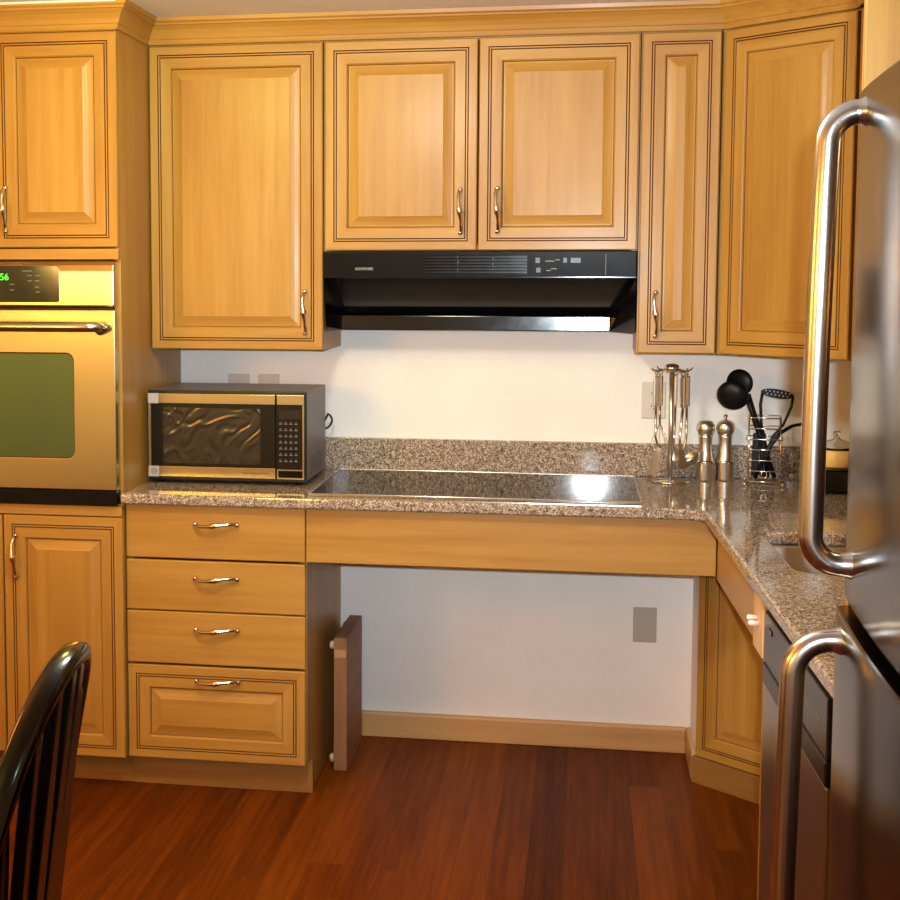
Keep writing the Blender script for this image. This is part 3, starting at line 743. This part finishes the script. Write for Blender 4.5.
# ------------------------------------------------------------------ cutting board
off = (.057, -.2, 0)
cbd = thing('cutting_board', 'thick wooden cutting board standing on edge beside the drawer cabinet', 'cutting board', off)
BX0, BX1, BY0, BY1, BZ1 = .036, .077, -.355, -.055, .412
MB().box(BX0, BX1, BY0 + .0005, BY1, .0, BZ1).build('board', boardwood, cbd, off, .003)
e = MB(); e.box(BX0 + .002, BX1 - .002, BY0 - .0007, BY0 + .0004, .003, BZ1 - .003, 0); e.box(BX0 + .003, BX1 - .003, BY0 - .0012, BY0 - .0006, .352, .376, 1)
e.build('end_grain', [blockend, blockpale], cbd, off)
for y in (BY0 + .02, BY1 - .03):
    for z in (.385, .035): MB().lathe([(0, 0), (.011, 0), (.013, .004), (.013, .01), (.009, .0145), (0, .0145)], (BX0 - .0001, y, z), 16, 0, Matrix.Rotation(-PI / 2, 4, 'Y')).build('rubber_foot', rubber_cream, cbd, off)

# ------------------------------------------------------------------ pepper and salt mills
def mill(x, y, label, knob):
    off = (x, y, .8805); t = thing('pepper_mill', label, 'mill', off, group=None)
    MB().lathe([(0, 0), (.0262, 0), (.027, .004), (.0258, .045), (.0268, .049), (.0268, .056), (.024, .062), (.0205, .085), (.019, .11), (.0205, .132), (.022, .140), (0, .140)], off).build('body', satin, t, off)
    MB().lathe([(0, .1405), (.021, .1405), (.0265, .150), (.028, .160), (.026, .172), (.019, .181), (.009, .1845), (0, .185)], off).build('head', satin, t, off)
    MB().lathe([(.0262, .051), (.0282, .053), (.0282, .058), (.0255, .061)], off).build('ring', chrome, t, off)
    if knob: MB().lathe([(0, .185), (.004, .185), (.004, .191), (.0062, .195), (.0062, .199), (.003, .202), (0, .202)], off, 16).build('knob', chrome, t, off)
mill(1.139, -.070, 'round-topped steel mill, nearer the utensil stand', False)
mill(1.1985, -.060, 'steel mill with a small knob on top, nearer the wire basket', True)

# ------------------------------------------------------------------ hanging utensil stand
ux, uy, uz = 1.032, -.128, .8805; off = (ux, uy, uz)
us = thing('utensil_stand', 'tall slim steel stand with hooks holding kitchen tools, right of the cooktop', 'utensil stand', off)
MB().lathe([(0, 0), (.057, 0), (.059, .003), (.055, .006), (.02, .010), (.008, .014), (0, .014)], off).build('base', chrome, us, off)
MB().lathe([(0, .0135), (.0068, .0135), (.0068, .335), (0, .335)], off, 18).build('post', satin, us, off)
MB().lathe([(0, .3345), (.018, .3345), (.0215, .338), (.0215, .350), (.018, .356), (.006, .359), (0, .359)], off).build('cap', chrome, us, off)
hang = []
for k in range(6):
    a = math.radians(12 + 60 * k); d = Vector((math.cos(a), math.sin(a), 0))
    pts = [Vector(off) + d * r + Vector((0, 0, z)) for r, z in ((.019, .343), (.035, .337), (.048, .336), (.058, .341), (.063, .347))]
    MB().tube(pts, .0024, 8).build('hook', chrome, us, off)
    hang.append((Vector(off) + d * .047 + Vector((0, 0, .3325)), d))
def hung(name, label, cat, k, curve, head, hl=.092):
    p, d = hang[k]; off = tuple(p); t = thing(name, label, cat, off)
    side = Vector((-d.y, d.x, 0))
    P = lambda o, s, z: p + d * o + side * s + Vector((0, 0, z))
    MB().tube([P(.0035 * math.cos(a) * 0, .0085 * math.sin(a), -.0003 + .0085 * math.cos(a)) for a in [2 * PI * q / 14 for q in range(14)]], .0016, 6, closed=True).build('loop', chrome, t, off)
    MB().bar(P(0, 0, -.011), P(0, 0, -.011 - hl), .0165, .009, side).build('grip', satin, t, off, .003)
    MB().tube([P(*c) for c in curve], .0036, 8).build('shaft', chrome, t, off)
    mb = MB(); mt = head(mb, P, d, side); mb.build('head', mt, t, off)
def bowl_head(R_, c, tilt, depth=.6, open_=None):
    def f(mb, P, d, side):
        Mx = Matrix.Rotation(tilt, 4, side); ctr = P(*c)
        pr = [(R_ * math.sin(a), -R_ * depth * math.cos(a)) for a in [PI / 2 * q / 8 for q in range(9)]]
        pr += [(r * .95, z * .95 if z < 0 else z) for r, z in reversed(pr)]
        mb.lathe(pr, ctr, 22, 0, Mx); return satin
    return f
def blade_head(w0, w1, z0, z1, o0, o1):
    def f(mb, P, d, side):
        v = [P(o0, -w0, z0), P(o0, w0, z0), P(o1, w1, z1), P(o1, -w1, z1)]
        t = d * .0012
        mb.add([q - t for q in v] + [q + t for q in v], [(0, 1, 2, 3), (7, 6, 5, 4), (0, 4, 5, 1), (1, 5, 6, 2), (2, 6, 7, 3), (3, 7, 4, 0)]); return satin
    return f
def whisk_head(mb, P, d, side):
    for q in range(4):
        a = PI * q / 4; c, s_ = math.cos(a), math.sin(a); pts = []
        for i in range(15):
            t = i / 14 * 2 - 1; w = .028 * math.sin(PI * (1 - abs(t)) ** .8) if abs(t) < 1 else 0
            w = .028 * (1 - abs(t) ** 1.6) * 1; zz = -.155 - .10 * (1 - t * t) ** .5
            ss = .03 * math.sin(t * PI / 2 * 1.0) * (1 if abs(t) < .8 else (1 - abs(t)) / .2)
            pts.append(P(ss * c, ss * s_, zz))
        mb.tube(pts, .0009, 5)
    return chrome
# k index -> direction: 0 right, 1 back-right, 2 back-left, 3 left, 4 front-left, 5 front-right
hung('ladle', 'small steel ladle hanging on the right side of the utensil stand', 'ladle', 0,
     [(0, 0, -.105), (0, 0, -.19), (-.004, 0, -.225), (-.014, 0, -.245)], bowl_head(.037, (.006, 0, -.256), -.5, .75))
hung('slotted_spoon', 'steel serving spoon hanging at the back right of the utensil stand', 'spoon', 1,
     [(0, 0, -.105), (-.008, 0, -.2), (-.014, 0, -.235)], bowl_head(.024, (-.006, 0, -.262), -1.3, .40))
hung('whisk', 'steel wire whisk hanging at the left back of the utensil stand', 'whisk', 2,
     [(0, 0, -.105), (0, 0, -.158)], whisk_head)
hung('spatula', 'steel turner with wide flat blade hanging on the left of the utensil stand', 'spatula', 3,
     [(0, 0, -.105), (0, 0, -.195), (-.006, 0, -.215), (-.018, 0, -.232)], blade_head(.020, .046, -.228, -.312, -.014, .012))
hung('pasta_fork', 'steel serving fork hanging at the front right of the utensil stand', 'fork', 5,
     [(0, 0, -.105), (-.01, 0, -.2), (-.004, 0, -.235)], blade_head(.010, .016, -.232, -.285, -.004, .006))

# ------------------------------------------------------------------ wire basket with tools
bx, by, bz = 1.306, -.125, .8805; off = (bx, by, bz)
wb = thing('wire_basket', 'square chrome wire utensil basket standing near the corner of the counter', 'basket', off, math.radians(-6))
s0, s1, H = .046, .048, .203
def sq(s, z, r=.008): return [(x, y, z) for x, y in rrect(-s, s, -s, s, r, 3)]
for i in range(7):
    z = .012 + (H - .012) * i / 6; big = .006 if i in (4,) else 0
    MB().tube(sq(s0 + big, z), .0017, 6, closed=True).build('wire_hoop', chrome, wb)
for sx in (-1, 1):
    for sy in (-1, 1):
        MB().tube([(sx * s0 * .98, sy * s0 * .98, .004), (sx * s0 * .98, sy * s0 * .98, H)], .002, 6).build('upright', chrome, wb)
        fx = MB(); fx.lathe([(.0055 * math.sin(a), -.0055 * math.cos(a)) for a in [PI * q / 8 for q in range(9)]], (sx * (s0 + .008), sy * (s0 + .008), .0056), 12); fx.tube([(sx * s0 * .98, sy * s0 * .98, .012), (sx * (s0 + .008), sy * (s0 + .008), .006)], .0017, 6)
        fx.build('ball_foot', chrome, wb)
gd = MB()
for k in range(-3, 4): gd.tube([(k * .013, -s0, .012), (k * .013, s0, .012)], .0013, 5)
gd.build('bottom_grid', chrome, wb)
MB().tube([(.008 * math.cos(a) , -s0 - .003, .034 + .011 * math.sin(a)) for a in [2 * PI * q / 16 for q in range(16)]], .0018, 6, closed=True).build('ring_pull', chrome, wb)
def spoonish(name, label, cat, base, tip, ctr, R_, face, depth=.55, mat=black_nylon, sx=1.0):
    """handle from base to tip, oval bowl centred at ctr whose open side faces `face`"""
    off = base; t = thing(name, label, cat, off)
    b_, t_, c_ = Vector(base), Vector(tip), Vector(ctr)
    MB().tube([b_, b_.lerp(t_, .4), b_.lerp(t_, .8), t_], [.009, .0125, .0105, .012], 10, squash=.7).build('shaft', mat, t, off)
    f_ = Vector(face).normalized(); q = Vector((0, 0, 1)).rotation_difference(f_).to_matrix().to_4x4()
    pr = [(R_ * math.sin(a) * sx, -R_ * depth * math.cos(a)) for a in [PI / 2 * k / 9 for k in range(10)]]
    pr += [(r * .94, z * .93) for r, z in reversed(pr)]
    MB().lathe(pr, c_, 28, 0, q).build('bowl', mat, t, off)
spoonish('ladle', 'black nylon ladle leaning left out of the wire basket, bowl in front', 'ladle', (bx + .030, by - .014, bz + .022), (bx - .058, by - .020, bz + .266), (bx - .098, by - .030, bz + .268), .047, (.25, .9, .35))
spoonish('spoon', 'black nylon solid spoon behind the ladle in the wire basket', 'spoon', (bx + .032, by + .010, bz + .022), (bx - .050, by + .014, bz + .268), (bx - .074, by + .014, bz + .303), .041, (.25, -.95, .2), .35)
# masher
off = (bx + .01, by + .0, bz + .016)
ms = thing('potato_masher', 'black masher with perforated grip rising from the right of the wire basket', 'masher', off)
def pxy(dx, dz, dy=0): return (bx + dx, by + dy, bz + dz)
MB().tube([pxy(.006, .02), pxy(.004, .115), pxy(-.004, .155), pxy(-.010, .18), pxy(-.014, .24), pxy(-.009, .275)], .0042, 8).build('left_wire', black_nylon, ms, off)
MB().tube([pxy(.012, .02), pxy(.014, .112), pxy(.022, .142), pxy(.052, .178), pxy(.074, .232), pxy(.079, .262)], .0042, 8).build('right_wire', black_nylon, ms, off)
n = 24; el = [(math.cos(2 * PI * k / n) * .048 , math.sin(2 * PI * k / n) * .0135) for k in range(n)]
tl = math.radians(-9); holes = []
for r_, cnt in ((.0055, 7), (-.0045, 6)):
    for k in range(cnt):
        hx = (k - (cnt - 1) / 2) * .0115; holes.append([(hx + .0031 * math.cos(2 * PI * q / 8), r_ * .9 + .0029 * math.sin(2 * PI * q / 8)) for q in range(8)])
v, f = swap(slab(el, holes, -.004, .004), 'acb')
v = [(x * math.cos(tl) - z * math.sin(tl) + bx + .034, y + by, x * math.sin(tl) + z * math.cos(tl) + bz + .272) for x, y, z in v]
MB().add(v, f).build('perforated_head', black_nylon, ms, off)
# curved fork handle leaning right
off = (bx + .004, by - .02, bz + .02)
kf = thing('serving_fork', 'black curved utensil handle leaning far right out of the wire basket', 'utensil', off)
MB().tube([pxy(-.030, .022, -.034), pxy(.012, .12, -.034), pxy(.044, .160, -.030), pxy(.075, .178, -.02), pxy(.102, .184, -.02), pxy(.122, .190, -.02)], [.007, .007, .006, .005, .005, .004], 10).build('shaft', black_nylon, kf, off)
MB().tube([pxy(.118, .187, -.02), pxy(.14, .196, -.02), pxy(.16, .2, -.02)], [.006, .011, .004], 10, squash=.4).build('head', black_nylon, kf, off)
off = (bx - .02, by + .02, bz + .02)
sp2 = thing('turner', 'black nylon turner handle standing down inside the wire basket', 'turner', off)
MB().bar((bx - .024, by + .030, bz + .02), (bx - .020, by + .030, bz + .15), .020, .010, (0, 1, 0)).build('shaft', black_nylon, sp2, off, .003)
MB().bar((bx - .002, by + .030, bz + .15), (bx + .000, by + .030, bz + .018), .018, .010, (0, 1, 0)).build('second_bar', black_nylon, sp2, off, .003)

# ------------------------------------------------------------------ butter dish on a low dark box, glimpsed behind the handle
off = (1.50, -.235, .8805)
bb = thing('appliance_box', 'low black counter appliance under the butter dish, behind the freezer handle', 'appliance', off)
MB().box(1.425, 1.60, -.31, -.16, .884, .952).build('body', black_gloss, bb, off, .006)
for x in (1.44, 1.585):
    for y in (-.295, -.175): MB().lathe([(0, .8803), (.008, .8803), (.008, .8845), (0, .8845)], (x, y, 0), 10).build('foot', black_plastic, bb, off)
off = (1.495, -.235, .9525)
bd = thing('butter_dish', 'small pale yellow dish with glass lid, glimpsed behind the freezer handle', 'dish', off)
MB().lathe([(0, .0), (.046, .0), (.05, .004), (.05, .046), (.046, .05), (0, .05)], off).build('dish', butter_glass, bd, off)
MB().lathe([(.048, .0505), (.045, .062), (.03, .074), (.01, .08), (.006, .088), (.012, .096), (.008, .103), (0, .104), (0, .1), (.003, .085), (.008, .077), (.028, .071), (.042, .06), (.0455, .0505), (.048, .0505)], off).build('glass_lid', clear_glass, bd, off)

# ------------------------------------------------------------------ black bow-back chair
cx_, cy_, ph, ln, za, bow, W_, H_ = .068, -2.8058, -.095, .128, 1.0105, .0497, .21, .56
dv = Vector((math.sin(ph), math.cos(ph), 0)); nv = Vector((dv.y, -dv.x, 0))
off = (cx_ - .2, cy_, 0)
ch = thing('dining_chair', 'black lacquered bow-back wooden chair in the left foreground, seen from its side', 'chair', off)
def chp(s, z, n_=0): return Vector((cx_, cy_, 0)) + dv * s + nv * (ln * (z - za) + bow * (1 - (s / W_) ** 2) + n_) + Vector((0, 0, z))
# bow rail: flat section swept over the arch
N = 64; pts = []
for k in range(N + 1):
    t = PI * k / N; c_, s_ = math.cos(t), math.sin(t)
    s = math.copysign(abs(c_) ** (2 / 2.4), c_) * W_; z = za - H_ + H_ * abs(s_) ** (2 / 2.4)
    pts.append(chp(s, z))
rail = MB(); vs = []; fs = []; hw, ht = .017, .0135
for i, p in enumerate(pts):
    t = (pts[min(N, i + 1)] - pts[max(0, i - 1)]).normalized(); nn = nv - t * nv.dot(t); nn.normalize(); b_ = t.cross(nn)
    for q in range(12):
        a = 2 * PI * q / 12; ca, sa = math.cos(a), math.sin(a)
        vs.append(p + nn * hw * math.copysign(abs(ca) ** .6, ca) + b_ * ht * math.copysign(abs(sa) ** .6, sa))
for i in range(N):
    for q in range(12): fs.append((i * 12 + q, i * 12 + (q + 1) % 12, (i + 1) * 12 + (q + 1) % 12, (i + 1) * 12 + q))
fs += [tuple(range(11, -1, -1)), tuple(N * 12 + q for q in range(12))]
rail.add(vs, fs, 0, True); rail.build('bow_rail', black_lacquer, ch, off)
for k in range(7):
    s = (k - 3) * .052; zt = za - H_ + H_ * (1 - (abs(s) / W_) ** 2.4) ** (1 / 2.4) - .006
    sl = MB(); P = [chp(s * (.72 + .28 * j / 10), .462 + (zt - .462) * j / 10) for j in range(11)]
    v = []; f = []
    for j, p in enumerate(P):
        w = .011 + .009 * math.sin(PI * min(1, j / 10 * 1.1)) ; tk = .0085
        for a, b2 in ((-1, -1), (1, -1), (1, 1), (-1, 1)): v.append(p + dv * (a * w) + nv * (b2 * tk))
    for j in range(10):
        for q in range(4): f.append((j * 4 + q, j * 4 + (q + 1) % 4, j * 4 + 4 + (q + 1) % 4, j * 4 + 4 + q))
    f += [(3, 2, 1, 0), (40, 41, 42, 43)]
    sl.add(v, f).build('spindle', black_lacquer, ch, off, .002)
seat = [(-.20, .03), (.20, .03), (.235, -.2), (.22, -.40), (.12, -.45), (-.12, -.45), (-.22, -.40), (-.235, -.2)]
base = Vector((cx_, cy_, 0)); nb = ln * (.45 - za) + bow
so = fillet([tuple((base + dv * s + nv * (n_ + nb))[:2]) for s, n_ in seat], .05, 4)
v, f = slab(so, [], .425, .462); MB().add(v, f).build('seat', black_lacquer, ch, off, .012, 3)
foot = {}
for s, n_ in ((-.15, -.03), (.15, -.03), (-.16, -.37), (.16, -.37)):
    a = base + dv * s + nv * (n_ + nb) + Vector((0, 0, .43)); b_ = base + dv * s * 1.35 + nv * (n_ * 1.15 + nb + (.06 if n_ > -.1 else -.02)); foot[(s, n_)] = (a, b_)
    MB().tube([a, a.lerp(b_, .2), a.lerp(b_, .35), a.lerp(b_, .6), a.lerp(b_, .62), a.lerp(b_, .9), b_], [.015, .019, .016, .02, .016, .013, .012], 12).build('leg', black_lacquer, ch, off)
for p, q in ((((-.15, -.03)), (-.16, -.37)), ((.15, -.03), (.16, -.37))):
    a = foot[p][0].lerp(foot[p][1], .6); b_ = foot[q][0].lerp(foot[q][1], .6); MB().tube([a, a.lerp(b_, .5), b_], [.009, .013, .009], 10).build('stretcher', black_lacquer, ch, off)

# ------------------------------------------------------------------ light
def area(name, loc, size, power, color, rot=(0, 0, 0), spread=PI):
    l = bpy.data.lights.new(name, 'AREA'); l.shape = 'DISK'; l.size = size; l.energy = power; l.color = color; l.spread = spread
    o = bpy.data.objects.new(name, l); COL.objects.link(o); o.location = loc; o.rotation_euler = rot; return o
def globe(name, loc, radius, power, color):
    l = bpy.data.lights.new(name, 'POINT'); l.energy = power; l.color = color; l.shadow_soft_size = radius
    o = bpy.data.objects.new(name, l); COL.objects.link(o); o.location = loc; return o
globe('kitchen_ceiling_lamp', (.2, -2.0, 2.12), .12, 52, (1.0, .93, .70))
globe('kitchen_ceiling_lamp', (-.35, -1.4, 2.13), .12, 13, (1.0, .96, .2))
globe('left_amber_fill', (-1.3, -2.8, 1.6), .22, 62, (1, .30, .03))  # unseen amber fill, added to warm the lower left side
globe('rear_reflection_lamp', (-2.55, -5.6, 1.62), .10, 22, (1, .72, .2))  # unseen warm lamps, added for yellow highlights in the steel
globe('rear_reflection_lamp', (-1.80, -5.5, 1.62), .10, 22, (1, .72, .2))  # second of the added lamps for the steel highlights
fl = bpy.data.lights.new('camera_flash', 'SPOT'); fl.energy = 370; fl.color = (.80, .91, 1.0); fl.shadow_soft_size = .02; fl.spot_size = math.radians(62); fl.spot_blend = 1
fo = bpy.data.objects.new('camera_flash', fl); COL.objects.link(fo); fo.location = (.82, -4.50, 1.56)
fo.rotation_euler = (Vector((.6, 0, 1.55)) - Vector(fo.location)).to_track_quat('-Z', 'Y').to_euler()
w = bpy.data.worlds.new('world'); SC.world = w; w.use_nodes = True
w.node_tree.nodes['Background'].inputs[0].default_value = (1, .85, .7, 1); w.node_tree.nodes['Background'].inputs[1].default_value = .15

# ------------------------------------------------------------------ camera
cam = bpy.data.cameras.new('camera'); co = bpy.data.objects.new('camera', cam); COL.objects.link(co); SC.camera = co
cam.sensor_fit = 'HORIZONTAL'; cam.sensor_width = 36; cam.lens = 36 * 1429.458 / 900
cam.shift_x = (450 - 335.678) / 900; cam.shift_y = -(450 - 397.0426) / 900
yaw, pitch, roll = -.1715, -.0846, .0003
fwd = Vector((math.sin(yaw) * math.cos(pitch), math.cos(yaw) * math.cos(pitch), math.sin(pitch)))
right = Vector((math.cos(yaw), -math.sin(yaw), 0)); upv = right.cross(fwd)
r2 = right * math.cos(roll) + upv * math.sin(roll); u2_ = -right * math.sin(roll) + upv * math.cos(roll)
Mx = Matrix((r2, u2_, -fwd)).transposed().to_4x4(); Mx.translation = Vector((.7665, -4.5361, 1.5025)); co.matrix_world = Mx
cam.clip_start = .02

SC.view_settings.view_transform = 'Standard'; SC.view_settings.look = 'None'; SC.view_settings.gamma = 1; SC.view_settings.use_curve_mapping = False
SC.view_settings.exposure = 0.0
SC.cycles.use_denoising = True
SC.cycles.max_bounces = 8; SC.cycles.diffuse_bounces = 4; SC.cycles.glossy_bounces = 5
SC.cycles.sample_clamp_indirect = 6
